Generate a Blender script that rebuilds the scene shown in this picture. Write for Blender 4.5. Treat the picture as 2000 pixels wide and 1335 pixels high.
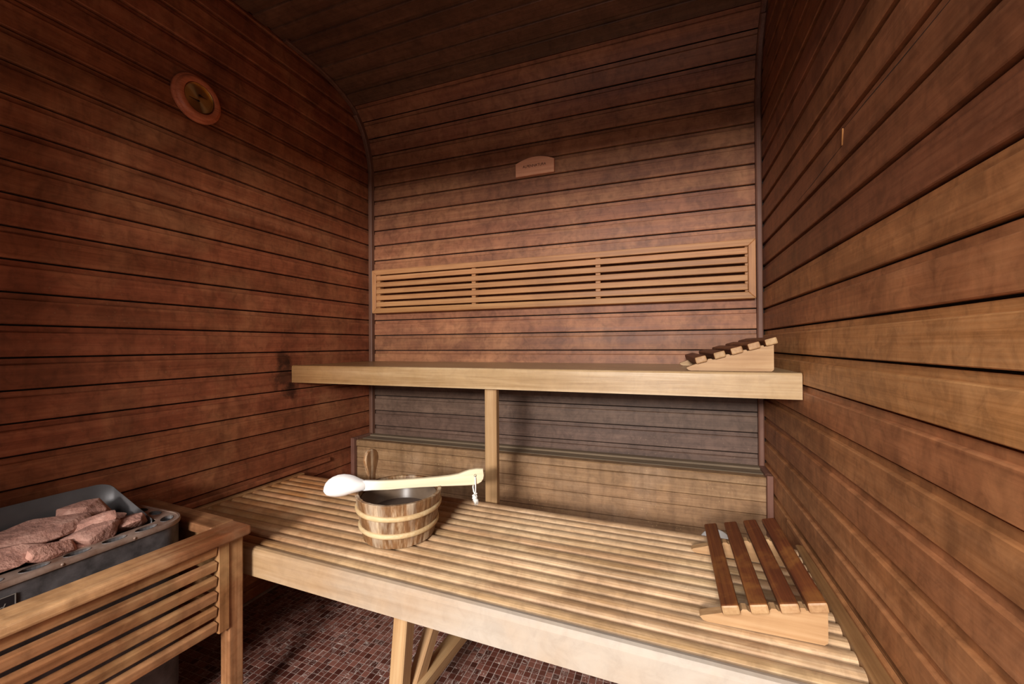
import bpy, bmesh, math, random
from mathutils import Vector, Matrix
import numpy as np

random.seed(7)
scene = bpy.context.scene
COL = scene.collection
for o in list(bpy.data.objects):
    bpy.data.objects.remove(o)

# ------------------------------------------------------------------ room constants (metres)
P = 0.085                       # board pitch
W = 22.9275 * P                 # room width  (left wall x=0, right wall x=W)
D = 22.8338 * P                 # back wall y
CEIL = 2.388
YF = -0.40                      # wall with the doorway, behind the camera
CAM = Vector((18.7047 * P, 0.0, 12.1 * P))

# ------------------------------------------------------------------ camera
yaw, pit, rol = (math.radians(a) for a in (20.62466, 0.410475, -0.365216))
F_ = Vector((-math.sin(yaw) * math.cos(pit), math.cos(yaw) * math.cos(pit), math.sin(pit)))
R0 = Vector((math.cos(yaw), math.sin(yaw), 0))
U0 = R0.cross(F_)
R_ = R0 * math.cos(rol) + U0 * math.sin(rol)
U_ = -R0 * math.sin(rol) + U0 * math.cos(rol)
cd = bpy.data.cameras.new('camera')
cd.sensor_fit = 'HORIZONTAL'; cd.sensor_width = 36.0
cd.lens = 811.7225 / 2000 * 36.0
cd.clip_start = 0.02; cd.clip_end = 50
cam = bpy.data.objects.new('camera', cd); COL.objects.link(cam)
M = Matrix(((R_.x, U_.x, -F_.x), (R_.y, U_.y, -F_.y), (R_.z, U_.z, -F_.z))).to_4x4()
M.translation = CAM
cam.matrix_world = M
scene.camera = cam

# ------------------------------------------------------------------ world, lights, exposure
wd = bpy.data.worlds.new('world'); scene.world = wd; wd.use_nodes = True
bgn = wd.node_tree.nodes['Background']
bgn.inputs[0].default_value = (0.9, 0.93, 1.0, 1); bgn.inputs[1].default_value = 0.42

def area(name, loc, target, size, size_y, power, color, spread=180):
    l = bpy.data.lights.new(name, 'AREA'); l.shape = 'RECTANGLE'
    l.size = size; l.size_y = size_y; l.energy = power; l.color = color
    l.spread = math.radians(spread)
    o = bpy.data.objects.new(name, l); COL.objects.link(o)
    o.location = loc
    o.rotation_euler = (Vector(target) - Vector(loc)).to_track_quat('-Z', 'Y').to_euler()
    return o
# unseen area lights shining in through the open doorway behind the camera
area('anteroom_light', (0.85, -2.2, 2.68), (1.05, 1.3, 0.45), 1.9, 1.3, 138, (1.0, 0.97, 0.94))
area('added_back_wall_light', (1.38, -2.5, 1.66), (0.85, 1.9, 1.1), 0.7, 0.40, 172, (1.0, 0.96, 0.92))  # extra unseen lamp added to brighten the back wall
vs = scene.view_settings
vs.view_transform = 'Standard'; vs.look = 'None'; vs.gamma = 1.0; vs.use_curve_mapping = False
vs.exposure = 0.0

# ------------------------------------------------------------------ helpers
def tag(o, label=None, cat=None, group=None, kind=None):
    if label: o['label'] = label
    if cat: o['category'] = cat
    if group: o['group'] = group
    if kind: o['kind'] = kind
    return o

def link(name, me, mat=None, parent=None, loc=(0, 0, 0), rot=(0, 0, 0)):
    o = bpy.data.objects.new(name, me); COL.objects.link(o)
    o.location = loc; o.rotation_euler = rot
    if mat is not None and me is not None and not me.materials:
        for m in (mat if isinstance(mat, (list, tuple)) else [mat]):
            me.materials.append(m)
    if parent is not None: o.parent = parent
    return o

def empty(name, loc=(0, 0, 0), rz=0):
    o = bpy.data.objects.new(name, None); COL.objects.link(o)
    o.location = loc; o.rotation_euler = (0, 0, rz); o.empty_display_size = 0.05
    return o

def mesh(name, verts, faces, smooth=False):
    me = bpy.data.meshes.new(name)
    me.from_pydata([tuple(v) for v in verts], [], faces)
    bm = bmesh.new(); bm.from_mesh(me)
    bmesh.ops.recalc_face_normals(bm, faces=bm.faces)
    bm.to_mesh(me); bm.free()
    if smooth:
        for p in me.polygons: p.use_smooth = True
    me.update()
    return me

def box(name, sx, sy, sz, bev=0.002, seg=1, origin=(0, 0, 0)):
    """box centred on the local origin, edges chamfered"""
    bm = bmesh.new(); bmesh.ops.create_cube(bm, size=1)
    bmesh.ops.scale(bm, vec=(sx, sy, sz), verts=bm.verts)
    if bev > 0:
        bmesh.ops.bevel(bm, geom=list(bm.edges), offset=min(bev, 0.45 * min(sx, sy, sz)), segments=seg,
                        profile=0.5, affect='EDGES', clamp_overlap=True)
    bmesh.ops.translate(bm, vec=origin, verts=bm.verts)
    me = bpy.data.meshes.new(name); bm.to_mesh(me); bm.free()
    return me

def bar(name, x0, x1, y0, y1, z0, z1, mat, parent=None, bev=0.002, seg=1, origin=None):
    """axis aligned piece given by its extents (in parent space); object origin at its centre"""
    c = ((x0 + x1) / 2, (y0 + y1) / 2, (z0 + z1) / 2)
    return link(name, box(name, x1 - x0, y1 - y0, z1 - z0, bev, seg), mat, parent, c)

def prism(name, prof, length, axis='x', smooth=False):
    """extrude closed 2-D profile; axis x: prof=(y,z); y: prof=(x,z); z: prof=(x,y); centred on length"""
    n = len(prof); h = length / 2
    vs = []
    for s in (-h, h):
        for a, b in prof:
            vs.append({'x': (s, a, b), 'y': (a, s, b), 'z': (a, b, s)}[axis])
    fs = [tuple(range(n)), tuple(range(2 * n - 1, n - 1, -1))]
    for i in range(n):
        j = (i + 1) % n
        fs.append((i, j, n + j, n + i))
    return mesh(name, vs, fs, smooth)

def tube(name, pts, r, seg=8, closed=False):
    pts = [Vector(p) for p in pts]; n = len(pts); vs = []; fs = []
    rr = r if isinstance(r, (list, tuple)) else [r] * n
    up = Vector((0.13, 0.21, 0.97))
    for i, p in enumerate(pts):
        a = pts[(i - 1) % n] if (closed or i > 0) else p
        b = pts[(i + 1) % n] if (closed or i < n - 1) else p
        t = (b - a).normalized()
        u = t.cross(up)
        if u.length < 1e-4: u = t.cross(Vector((1, 0, 0)))
        u.normalize(); w = t.cross(u)
        for k in range(seg):
            q = 2 * math.pi * k / seg
            vs.append(p + (u * math.cos(q) + w * math.sin(q)) * rr[i])
    for i in range(n if closed else n - 1):
        j = (i + 1) % n
        for k in range(seg):
            l = (k + 1) % seg
            fs.append((i * seg + k, i * seg + l, j * seg + l, j * seg + k))
    if not closed:
        fs.append(tuple(range(seg))); fs.append(tuple(range((n - 1) * seg, n * seg)))
    return mesh(name, vs, fs, True)

def from_curve(cu, name):
    o = bpy.data.objects.new('tmp', cu); COL.objects.link(o)
    dg = bpy.context.evaluated_depsgraph_get(); dg.update()
    me = bpy.data.meshes.new_from_object(o.evaluated_get(dg)); me.name = name
    bpy.data.objects.remove(o)
    me.materials.clear()
    return me

def text_mesh(body, size, extrude=0.0006, shear=0.0, space=1.0):
    cu = bpy.data.curves.new('lettering', 'FONT'); cu.body = body; cu.size = size
    cu.extrude = extrude; cu.align_x = 'RIGHT'; cu.shear = shear; cu.space_character = space
    return from_curve(cu, 'lettering')

def plate2d(name, loops, thick):
    """flat plate in local xy with holes; loops = list of closed point lists (first outer)"""
    cu = bpy.data.curves.new(name, 'CURVE'); cu.dimensions = '2D'; cu.fill_mode = 'BOTH'; cu.extrude = thick / 2
    for lp in loops:
        s = cu.splines.new('POLY'); s.points.add(len(lp) - 1)
        for i, (x, y) in enumerate(lp): s.points[i].co = (x, y, 0, 1)
        s.use_cyclic_u = True
    return from_curve(cu, name)

def copy_tree(o, parent=None):
    c = o.copy(); COL.objects.link(c); c.parent = parent
    for ch in list(o.children): copy_tree(ch, c)
    return c

# ------------------------------------------------------------------ materials
def lin(h):
    """sRGB hex -> linear rgba"""
    v = [int(h[i:i + 2], 16) / 255 for i in (0, 2, 4)]
    return tuple(c / 12.92 if c <= 0.04045 else ((c + 0.055) / 1.055) ** 2.4 for c in v) + (1,)

class NT:
    def __init__(s, name):
        s.m = bpy.data.materials.new(name); s.m.use_nodes = True
        s.t = s.m.node_tree; s.n = s.t.nodes; s.b = s.n['Principled BSDF']
    def new(s, typ, **kw):
        n = s.n.new(typ)
        for k, v in kw.items(): setattr(n, k, v)
        return n
    def L(s, a, b): s.t.links.new(a, b)
    def mul(s, a, b, op='MULTIPLY'):
        n = s.new('ShaderNodeMath', operation=op)
        for i, v in enumerate((a, b)):
            if isinstance(v, (int, float)): n.inputs[i].default_value = v
            else: s.L(v, n.inputs[i])
        return n.outputs[0]
    def noise(s, vec, scale=1.0, detail=3.0, rough=0.55, dist=0.0):
        n = s.new('ShaderNodeTexNoise'); s.L(vec, n.inputs['Vector'])
        n.inputs['Scale'].default_value = scale; n.inputs['Detail'].default_value = detail
        n.inputs['Roughness'].default_value = rough; n.inputs['Distortion'].default_value = dist
        return n.outputs['Fac']
    def ramp(s, fac, stops):
        n = s.new('ShaderNodeValToRGB'); s.L(fac, n.inputs[0]); e = n.color_ramp.elements
        e[0].position, e[0].color = stops[0]; e[1].position, e[1].color = stops[-1]
        for p, c in stops[1:-1]:
            q = e.new(p); q.color = c
        return n.outputs[0]
    def mix(s, fac, a, b, mode='MIX'):
        n = s.new('ShaderNodeMix', data_type='RGBA', blend_type=mode)
        for i, v in ((0, fac), (6, a), (7, b)):
            if isinstance(v, (int, float)): n.inputs[i].default_value = v
            elif isinstance(v, tuple): n.inputs[i].default_value = v
            else: s.L(v, n.inputs[i])
        return n.outputs[2]
    def scalev(s, vec, sc, off=None):
        n = s.new('ShaderNodeVectorMath', operation='MULTIPLY'); s.L(vec, n.inputs[0]); n.inputs[1].default_value = sc
        return n.outputs[0]

_cache = {}
def wood(kind, axis='x'):
    """grained wood; axis = direction of the grain in the piece's own space"""
    key = (kind, axis)
    if key in _cache: return _cache[key]
    K = WOODS[kind]
    t = NT('%s_wood_%s' % (kind, axis))
    tc = t.new('ShaderNodeTexCoord'); oi = t.new('ShaderNodeObjectInfo'); geo = t.new('ShaderNodeNewGeometry')
    rv = t.new('ShaderNodeCombineXYZ')
    r1 = t.mul(oi.outputs['Random'], 37.0); r2 = t.mul(oi.outputs['Random'], 91.0)
    t.L(r1, rv.inputs[0]); t.L(r2, rv.inputs[1]); t.L(r1, rv.inputs[2])
    add = t.new('ShaderNodeVectorMath', operation='ADD'); t.L(tc.outputs['Object'], add.inputs[0]); t.L(rv.outputs[0], add.inputs[1])
    al, cr = K.get('along', 2.0), K.get('cross', 42.0)
    def sc(a, c): return {'x': (a, c, c), 'y': (c, a, c), 'z': (c, c, a)}[axis]
    co = add.outputs[0]
    fine = t.noise(t.scalev(co, sc(al * 2.2, cr * 4.5)), 1.0, 4, 0.6)
    band = t.noise(t.scalev(co, sc(al * 0.45, cr * 0.75)), 1.0, 3, 0.55, 0.6)
    g = t.mul(t.mul(fine, 0.45), t.mul(band, 0.55), 'ADD')
    c = K['c']
    col = t.ramp(g, [(0.30, lin(c[0])), (0.50, lin(c[1])), (0.70, lin(c[2]))])
    if K.get('grad'):            # wood toned along the piece: tint shifts towards one end
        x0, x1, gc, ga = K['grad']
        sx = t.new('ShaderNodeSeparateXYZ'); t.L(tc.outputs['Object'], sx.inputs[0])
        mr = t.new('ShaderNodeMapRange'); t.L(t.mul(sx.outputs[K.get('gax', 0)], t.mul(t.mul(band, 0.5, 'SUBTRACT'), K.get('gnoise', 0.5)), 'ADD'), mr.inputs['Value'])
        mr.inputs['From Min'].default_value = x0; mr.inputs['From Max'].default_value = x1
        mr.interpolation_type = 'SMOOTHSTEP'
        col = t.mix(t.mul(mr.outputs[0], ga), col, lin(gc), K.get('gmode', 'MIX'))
    # board to board variation
    hv = t.new('ShaderNodeHueSaturation'); t.L(col, hv.inputs['Color'])
    v = K.get('vary', 0.3)
    rnd = t.new('ShaderNodeTexWhiteNoise', noise_dimensions='1D'); t.L(oi.outputs['Random'], rnd.inputs['W'])
    t.L(t.mul(t.mul(rnd.outputs['Value'], v), 1 - v / 2, 'ADD'), hv.inputs['Value'])
    t.L(t.mul(t.mul(oi.outputs['Random'], 0.008), 0.496, 'ADD'), hv.inputs['Hue'])
    col = hv.outputs[0]
    # weathering: blotches, running water marks, specks
    pos = geo.outputs['Position']
    bl = t.noise(pos, K.get('bscale', 6.0), 5, 0.6, 0.4)
    bf = t.ramp(bl, [(0.42, (0, 0, 0, 1)), (0.68, (1, 1, 1, 1))])
    col = t.mix(t.mul(bf, K.get('blotch', 0.45)), col, lin(K.get('bcol', '2c140b')))
    for (px_, py_, pz_, pr_) in K.get('spots', ()):        # old scorch and water stains
        sb_ = t.new('ShaderNodeVectorMath', operation='DISTANCE'); t.L(pos, sb_.inputs[0]); sb_.inputs[1].default_value = (px_, py_, pz_)
        dn_ = t.mul(sb_.outputs['Value'], t.mul(t.mul(t.noise(pos, 30, 3), 0.5, 'SUBTRACT'), pr_ * 1.6), 'ADD')
        ms_ = t.new('ShaderNodeMapRange'); t.L(dn_, ms_.inputs['Value']); ms_.inputs['From Min'].default_value = pr_; ms_.inputs['From Max'].default_value = pr_ * 0.45
        col = t.mix(t.mul(ms_.outputs[0], 0.75), col, lin('241008'))
    if K.get('wear'):
        wl = t.noise(pos, K.get('wscale', 4.0), 4, 0.65, 0.5)
        wf = t.ramp(wl, [(0.50, (0, 0, 0, 1)), (0.72, (1, 1, 1, 1))])
        col = t.mix(t.mul(wf, K['wear']), col, lin(K.get('wcol', 'a87448')))
    if K.get('streak'):
        sn = t.noise(t.scalev(pos, (24, 24, 2.2)), 1.0, 4, 0.6)
        sf = t.ramp(sn, [(0.48, (0, 0, 0, 1)), (0.72, (1, 1, 1, 1))])
        col = t.mix(t.mul(sf, K['streak']), col, lin(K.get('scol', '2a160c')))
    if K.get('mottle'):
        mo = t.noise(pos, 26.0, 5, 0.65, 0.8)
        mf = t.ramp(mo, [(0.36, (0.72, 0.70, 0.68, 1)), (0.50, (1, 1, 1, 1)), (0.68, (1.22, 1.22, 1.2, 1))])
        col = t.mix(K['mottle'], col, mf, 'MULTIPLY')
    if K.get('speck'):
        vo = t.new('ShaderNodeTexVoronoi'); t.L(pos, vo.inputs['Vector']); vo.inputs['Scale'].default_value = 55
        mask = t.noise(pos, 5.0, 2)
        sp = t.mul(t.ramp(vo.outputs['Distance'], [(0.0, (1, 1, 1, 1)), (0.11, (1, 1, 1, 1)), (0.16, (0, 0, 0, 1))]),
                   t.ramp(mask, [(0.5, (0, 0, 0, 1)), (0.62, (1, 1, 1, 1))]))
        col = t.mix(t.mul(sp, K['speck']), col, lin(K.get('pcol', 'c2a272')))
    t.L(col, t.b.inputs['Base Color'])
    t.L(t.mul(t.mul(band, K.get('rvar', 0.25)), K.get('rough', 0.42), 'ADD'), t.b.inputs['Roughness'])
    t.b.inputs['Specular IOR Level'].default_value = K.get('spec', 0.4)
    bp = t.new('ShaderNodeBump'); bp.inputs['Strength'].default_value = K.get('bump', 0.25); bp.inputs['Distance'].default_value = 0.0015
    t.L(g, bp.inputs['Height']); t.L(bp.outputs[0], t.b.inputs['Normal'])
    _cache[key] = t.m
    return t.m

WOODS = {
    'left':   dict(c=('7a4026', '965637', 'aa6a46'), blotch=0.5, bcol='532a18', wear=0.45, wcol='b87e54', streak=0.35, scol='4f2817', vary=0.22, spots=[(0.0, 1.37, 0.9, 0.075), (0.0, 1.4, 0.83, 0.05), (0.0, 1.36, 0.975, 0.045), ], mottle=0.8, speck=0.35, pcol='9a7656'),
    'right':  dict(c=('8a5634', 'a66d44', 'ba8156'), blotch=0.5, bcol='633a20', wear=0.35, wcol='c08a5a', streak=0.30, scol='5c341c', vary=0.20, bscale=7, mottle=0.8),
    'back':   dict(c=('7e4c32', '986243', 'ae7852'), blotch=0.5, bcol='653c2c', wear=0.45, wcol='bc845a', streak=0.25, scol='5f3828', vary=0.22, mottle=0.8),
    'ceil':   dict(c=('583c2c', '6b4a36', '7e5a42'), blotch=0.35, bcol='33241a', vary=0.25, mottle=0.8),  # same wood as the back wall, darkened to stand in for ceiling shade
    'lower':  dict(c=('7c5c3e', '987552', 'ac8a66'), blotch=0.40, bcol='5c4126', streak=0.40, scol='553a24', vary=0.15, speck=0.6, wear=0.35, wcol='a48a72', mottle=0.6),
    'ledge':  dict(c=('6a5a48', '806c56', '947c5e'), blotch=0.3, bcol='5e4e40', vary=0.1, rough=0.7),
    'trim':   dict(c=('5a3a2c', '765040', '8a6452'), blotch=0.3, bcol='442a20', vary=0.1),
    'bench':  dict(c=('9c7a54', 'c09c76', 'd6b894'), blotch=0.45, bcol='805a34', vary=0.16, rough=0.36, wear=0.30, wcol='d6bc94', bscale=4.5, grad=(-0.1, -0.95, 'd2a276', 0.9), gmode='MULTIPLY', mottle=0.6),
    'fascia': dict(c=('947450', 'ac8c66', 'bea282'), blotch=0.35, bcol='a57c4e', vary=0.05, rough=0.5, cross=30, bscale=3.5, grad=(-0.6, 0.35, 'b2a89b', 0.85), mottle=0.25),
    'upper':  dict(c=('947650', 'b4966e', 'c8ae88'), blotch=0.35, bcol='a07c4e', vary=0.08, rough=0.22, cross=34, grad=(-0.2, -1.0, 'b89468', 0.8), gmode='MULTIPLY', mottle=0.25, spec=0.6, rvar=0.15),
    'rest':   dict(c=('96643e', 'b98252', 'cc9a68'), blotch=0.25, bcol='7a4e30', vary=0.12, cross=50),
    'rail':   dict(c=('735030', '8e6740', 'a67f54'), blotch=0.4, bcol='5a3a20', vary=0.1),
    'grail':  dict(c=('a4764a', 'c89a6a', 'dab488'), blotch=0.75, bcol='5c3618', vary=0.05, wear=0.2, wcol='e0c49a', bscale=6, mottle=0.6, gax=1, gmode='MULTIPLY', gnoise=0.6, grad=(0.0, 0.36, '8a5634', 0.9)),
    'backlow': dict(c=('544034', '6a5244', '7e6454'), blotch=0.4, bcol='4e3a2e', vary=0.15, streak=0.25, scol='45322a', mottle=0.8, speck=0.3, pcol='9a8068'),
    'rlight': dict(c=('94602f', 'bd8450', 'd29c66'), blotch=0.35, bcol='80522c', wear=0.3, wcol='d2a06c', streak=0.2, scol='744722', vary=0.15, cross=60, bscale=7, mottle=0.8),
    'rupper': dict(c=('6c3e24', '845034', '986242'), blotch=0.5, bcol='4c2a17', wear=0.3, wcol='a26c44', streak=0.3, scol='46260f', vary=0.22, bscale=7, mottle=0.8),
    'gend':   dict(c=('6a4228', '8a5c3c', 'a0744e'), blotch=0.6, bcol='4a2a14', vary=0.1, mottle=0.6, bscale=9),
    'guard':  dict(c=('7a4e2c', '9e6c44', 'b6885e'), blotch=0.65, bcol='523013', vary=0.2, wear=0.35, wcol='d2ac76', bscale=8, mottle=0.6),
    'dark':   dict(c=('4a2312', '6c3a1e', '8a5226'), blotch=0.35, bcol='321509', vary=0.15, cross=60, wear=0.6, wcol='a26c34', wscale=9.0),
    'runner': dict(c=('96704a', 'b28c62', 'c4a278'), blotch=0.25, bcol='8d6238', vary=0.08, cross=30),
    'ladle':  dict(c=('e2caa2', 'eedcba', 'f4e6cc'), blotch=0.10, bcol='e4c48c', vary=0.0, rough=0.4, cross=36, grad=(-0.03, -0.12, 'fbf7f3', 1.0), gnoise=0.02),
    'stave':  dict(c=('5f3d22', '86603c', 'c9ad88'), blotch=0.65, bcol='5f3f24', vary=0.25, cross=34, streak=0.75, scol='ddcbb0', bscale=22, along=6),
    'hoop':   dict(c=('b89468', 'caac80', 'dac49c'), blotch=0.2, bcol='b88e58', vary=0.05),
    'plaque': dict(c=('c27a58', 'dd9672', 'eaa884'), blotch=0.2, bcol='b06c4c', vary=0.0),
    'gauge':  dict(c=('a8583a', 'cc7650', 'de8e66'), blotch=0.2, bcol='8a4630', vary=0.0, cross=80, rough=0.35),
}

def plain(name, col, rough=0.6, metal=0.0, spec=0.5, var=0.0, vscale=12.0, bump=0.0, col2=None):
    t = NT(name)
    c = lin(col)
    tc = t.new('ShaderNodeTexCoord')
    nz = t.noise(tc.outputs['Object'], vscale, 5, 0.6)
    c2 = lin(col2) if col2 else tuple(x * (1 - var) for x in c[:3]) + (1,)
    t.L(t.ramp(nz, [(0.35, c), (0.65, c2)]), t.b.inputs['Base Color'])
    t.b.inputs['Roughness'].default_value = rough; t.b.inputs['Metallic'].default_value = metal
    t.b.inputs['Specular IOR Level'].default_value = spec
    if bump:
        bp = t.new('ShaderNodeBump'); bp.inputs['Strength'].default_value = bump; bp.inputs['Distance'].default_value = 0.002
        t.L(nz, bp.inputs['Height']); t.L(bp.outputs[0], t.b.inputs['Normal'])
    return t.m

M_back = plain('dark_backing', '140a06', 0.9)
M_grout = plain('tile_grout', 'c4b1a6', 0.85, var=0.25, vscale=30)
M_steel = plain('brushed_heater_steel', '6e6a6a', 0.5, 0.35, var=0.25, vscale=9, bump=0.05)
M_steel_d = plain('dark_heater_casing', '686262', 0.55, 0.3, var=0.6, vscale=26, bump=0.08)
M_rust = plain('heat_stained_rim_metal', 'a89284', 0.5, 0.4, vscale=18, col2='7d5f4e', bump=0.08)
M_hole = plain('dark_inside', '1a1719', 0.8)
M_white = plain('white_plastic', 'e9e6e0', 0.45)
M_cord = plain('white_cotton_cord', 'f0ebe2', 0.85, var=0.12, vscale=300)
M_text = plain('branded_lettering', '4a2012', 0.8)
M_plate_text = plain('etched_silver_lettering', '9a9188', 0.45, 0.4)
M_plate = plain('dark_nameplate', '2b2526', 0.45, 0.3)
M_black = plain('black_pointer', '1a120c', 0.5)
M_liner = plain('dark_bucket_liner', '7a6654', 0.35, var=0.3)
M_wall_plain = plain('anteroom_side_boards', '5a3018', 0.8, var=0.3)

def stone_mat():
    t = NT('baked_pink_stone')
    tc = t.new('ShaderNodeTexCoord'); oi = t.new('ShaderNodeObjectInfo')
    a = t.noise(tc.outputs['Object'], 22, 6, 0.65); b = t.noise(tc.outputs['Object'], 90, 4, 0.6)
    col = t.ramp(a, [(0.3, lin('7c594e')), (0.5, lin('a47666')), (0.7, lin('bc9180'))])
    hv = t.new('ShaderNodeHueSaturation'); t.L(col, hv.inputs['Color'])
    t.L(t.mul(t.mul(oi.outputs['Random'], 0.35), 0.82, 'ADD'), hv.inputs['Value'])
    t.L(hv.outputs[0], t.b.inputs['Base Color']); t.b.inputs['Roughness'].default_value = 0.9
    bp = t.new('ShaderNodeBump'); bp.inputs['Strength'].default_value = 0.9; bp.inputs['Distance'].default_value = 0.005
    t.L(t.mul(a, t.mul(b, 0.5), 'ADD'), bp.inputs['Height']); t.L(bp.outputs[0], t.b.inputs['Normal'])
    return t.m
M_stone = stone_mat()

TP = 0.02166                    # mosaic pitch
TX0, TY0 = 1.027 % TP, 1.312 % TP
def tile_mat():
    t = NT('maroon_glass_mosaic')
    geo = t.new('ShaderNodeNewGeometry'); pos = geo.outputs['Position']
    sh = t.new('ShaderNodeVectorMath', operation='SUBTRACT'); t.L(pos, sh.inputs[0]); sh.inputs[1].default_value = (TX0, TY0, 0)
    dv = t.scalev(sh.outputs[0], (1 / TP, 1 / TP, 0))
    fl = t.new('ShaderNodeVectorMath', operation='FLOOR'); t.L(dv, fl.inputs[0])
    wn = t.new('ShaderNodeTexWhiteNoise', noise_dimensions='3D'); t.L(fl.outputs[0], wn.inputs['Vector'])
    wn2 = t.new('ShaderNodeTexWhiteNoise', noise_dimensions='4D'); t.L(fl.outputs[0], wn2.inputs['Vector']); wn2.inputs['W'].default_value = 3.3
    sep = t.new('ShaderNodeSeparateColor'); t.L(wn.outputs['Color'], sep.inputs[0])
    off = t.new('ShaderNodeVectorMath', operation='ADD'); t.L(pos, off.inputs[0]); t.L(wn.outputs['Color'], off.inputs[1])
    sx = t.noise(t.scalev(off.outputs[0], (60, 420, 1)), 1, 2, 0.6, 0.5)
    sy = t.noise(t.scalev(off.outputs[0], (420, 60, 1)), 1, 2, 0.6, 0.5)
    ori = t.mul(sep.outputs[0], 0.5, 'GREATER_THAN')
    mixf = t.new('ShaderNodeMix', data_type='FLOAT'); t.L(ori, mixf.inputs[0]); t.L(sx, mixf.inputs[2]); t.L(sy, mixf.inputs[3])
    st = t.ramp(mixf.outputs[0], [(0.52, (0, 0, 0, 1)), (0.70, (1, 1, 1, 1))])
    amt = t.ramp(sep.outputs[1], [(0.35, (0, 0, 0, 1)), (0.9, (1, 1, 1, 1))])
    base = t.ramp(wn2.outputs['Value'], [(0.0, lin('42201a')), (0.5, lin('64382e')), (1.0, lin('805246'))])
    col = t.mix(t.mul(t.mul(st, amt), 0.95), base, lin('d2c2b8'))
    t.L(col, t.b.inputs['Base Color']); t.b.inputs['Roughness'].default_value = 0.28
    return t.m
M_tile = tile_mat()

def dial_mat():
    t = NT('radially_brushed_brass')
    t.b.inputs['Base Color'].default_value = lin('e0b878'); t.b.inputs['Metallic'].default_value = 0.95
    t.b.inputs['Roughness'].default_value = 0.42; t.b.inputs['Anisotropic'].default_value = 0.9
    tg = t.new('ShaderNodeTangent', direction_type='RADIAL', axis='X'); t.L(tg.outputs[0], t.b.inputs['Tangent'])
    return t.m
M_dial = dial_mat()

def water_mat():
    t = NT('still_water')
    t.b.inputs['Base Color'].default_value = lin('5a4c46'); t.b.inputs['Roughness'].default_value = 0.06
    t.b.inputs['Specular IOR Level'].default_value = 0.6
    return t.m
M_water = water_mat()

# ------------------------------------------------------------------ the room shell
TH = 0.016                      # board thickness in front of the backing
def board_profile(h):
    """(depth towards the room, height) of one shiplap board of cover height h, bottom at 0"""
    f = 0.0; rec = -0.0085; st = h - 0.0180
    return [(-TH, 0.0050), (f - 0.002, 0.0050), (f, 0.0068), (f, st), (f - 0.0018, st + 0.0022), (rec, st + 0.0034), (rec, h), (-TH, h)]

def wall_boards(parent, kind, length, axis, place, grooves):
    """one object per board, boards of equal height share their mesh; grooves = z of each lower edge, ascending"""
    cache = {}
    for z0, z1 in zip(grooves[:-1], grooves[1:]):
        h = round(z1 - z0, 4)
        if h < 0.02: continue
        if h not in cache:
            pr = board_profile(h)
            if axis == 'y+': cache[h] = prism('plank', [(d, z) for d, z in pr], length, 'y')      # face towards +x
            elif axis == 'y-': cache[h] = prism('plank', [(-d, z) for d, z in pr], length, 'y')   # face towards -x
            elif axis == 'x': cache[h] = prism('plank', [(-d, z) for d, z in pr], length, 'x')    # face towards -y
        kd = kind
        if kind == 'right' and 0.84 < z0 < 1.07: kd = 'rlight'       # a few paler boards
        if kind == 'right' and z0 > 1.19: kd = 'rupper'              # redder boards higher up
        if (h, kd) not in cache: cache[(h, kd)] = cache[h].copy()
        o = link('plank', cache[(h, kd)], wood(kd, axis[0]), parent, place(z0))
        o.rotation_euler = (random.uniform(-.001, .001) if axis == 'x' else 0, random.uniform(-.001, .001) if axis != 'x' else 0, 0)

def grooves(z_ref, pitch, lo, hi):
    k0 = math.ceil((lo - z_ref) / pitch - 1e-6); zs = [lo]
    z = z_ref + k0 * pitch
    while z < hi - 1e-6:
        if z - zs[-1] > 0.015: zs.append(z)
        z += pitch
    zs.append(hi)
    return zs

YL = D - YF + 0.02
yc = (D + YF) / 2
wl = bar('wall_left', -0.06, -TH, YF, D + 0.1, -0.02, 2.5, M_back, bev=0)
tag(wl, 'left wall of horizontal dark red-brown boards behind the heater', 'wall', kind='structure')
gl = grooves(CAM.z + P * 9.718, P * 1.0043, 0.0, CEIL + 0.01)
Lc = Vector(wl.location)
wall_boards(wl, 'left', YL, 'y+', lambda z: Vector((0, yc, z)) - Lc, gl)

wr = bar('wall_right', W + TH, W + 0.06, YF, D + 0.1, -0.02, 2.5, M_back, bev=0)
tag(wr, 'right wall of horizontal brown boards beside the headrests', 'wall', kind='structure')
gr = grooves(CAM.z + P * 6.721, P * 1.0228, 0.0, CEIL + 0.01)
Rc = Vector(wr.location)
wall_boards(wr, 'right', YL, 'y-', lambda z: Vector((W, yc, z)) - Rc, gr)
splits = [c for c in wr.children]

# back wall runs up, bends over in a cove and becomes the ceiling: profile curve (y, z)
LEDGE_Z, LEDGE_Y = 0.527, 1.795
cove = [(1.941, 2.019), (1.932, 2.065), (1.912, 2.140), (1.874, 2.222), (1.812, 2.292), (1.735, 2.336), (1.62, 2.369), (1.495, 2.384), (1.36, CEIL)]
def catmull(pts, n):
    out = []
    for i in range(len(pts) - 1):
        p0 = pts[max(i - 1, 0)]; p1 = pts[i]; p2 = pts[i + 1]; p3 = pts[min(i + 2, len(pts) - 1)]
        for k in range(n):
            u = k / n
            out.append(tuple(0.5 * ((2 * b) + (-a + c) * u + (2 * a - 5 * b + 4 * c - d) * u * u + (-a + 3 * b - 3 * c + d) * u ** 3)
                             for a, b, c, d in zip(p0, p1, p2, p3)))
    out.append(pts[-1]); return out
path = [(D, LEDGE_Z - 0.02), (D, 1.2), (D, 1.9)] + [(min(y, D), z) for y, z in catmull(cove, 5)] + [(1.0, CEIL), (0.5, CEIL), (YF, CEIL)]
PN = np.array(path); SEG = np.sqrt(((PN[1:] - PN[:-1]) ** 2).sum(1)); SC = np.concatenate([[0], np.cumsum(SEG)])
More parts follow.
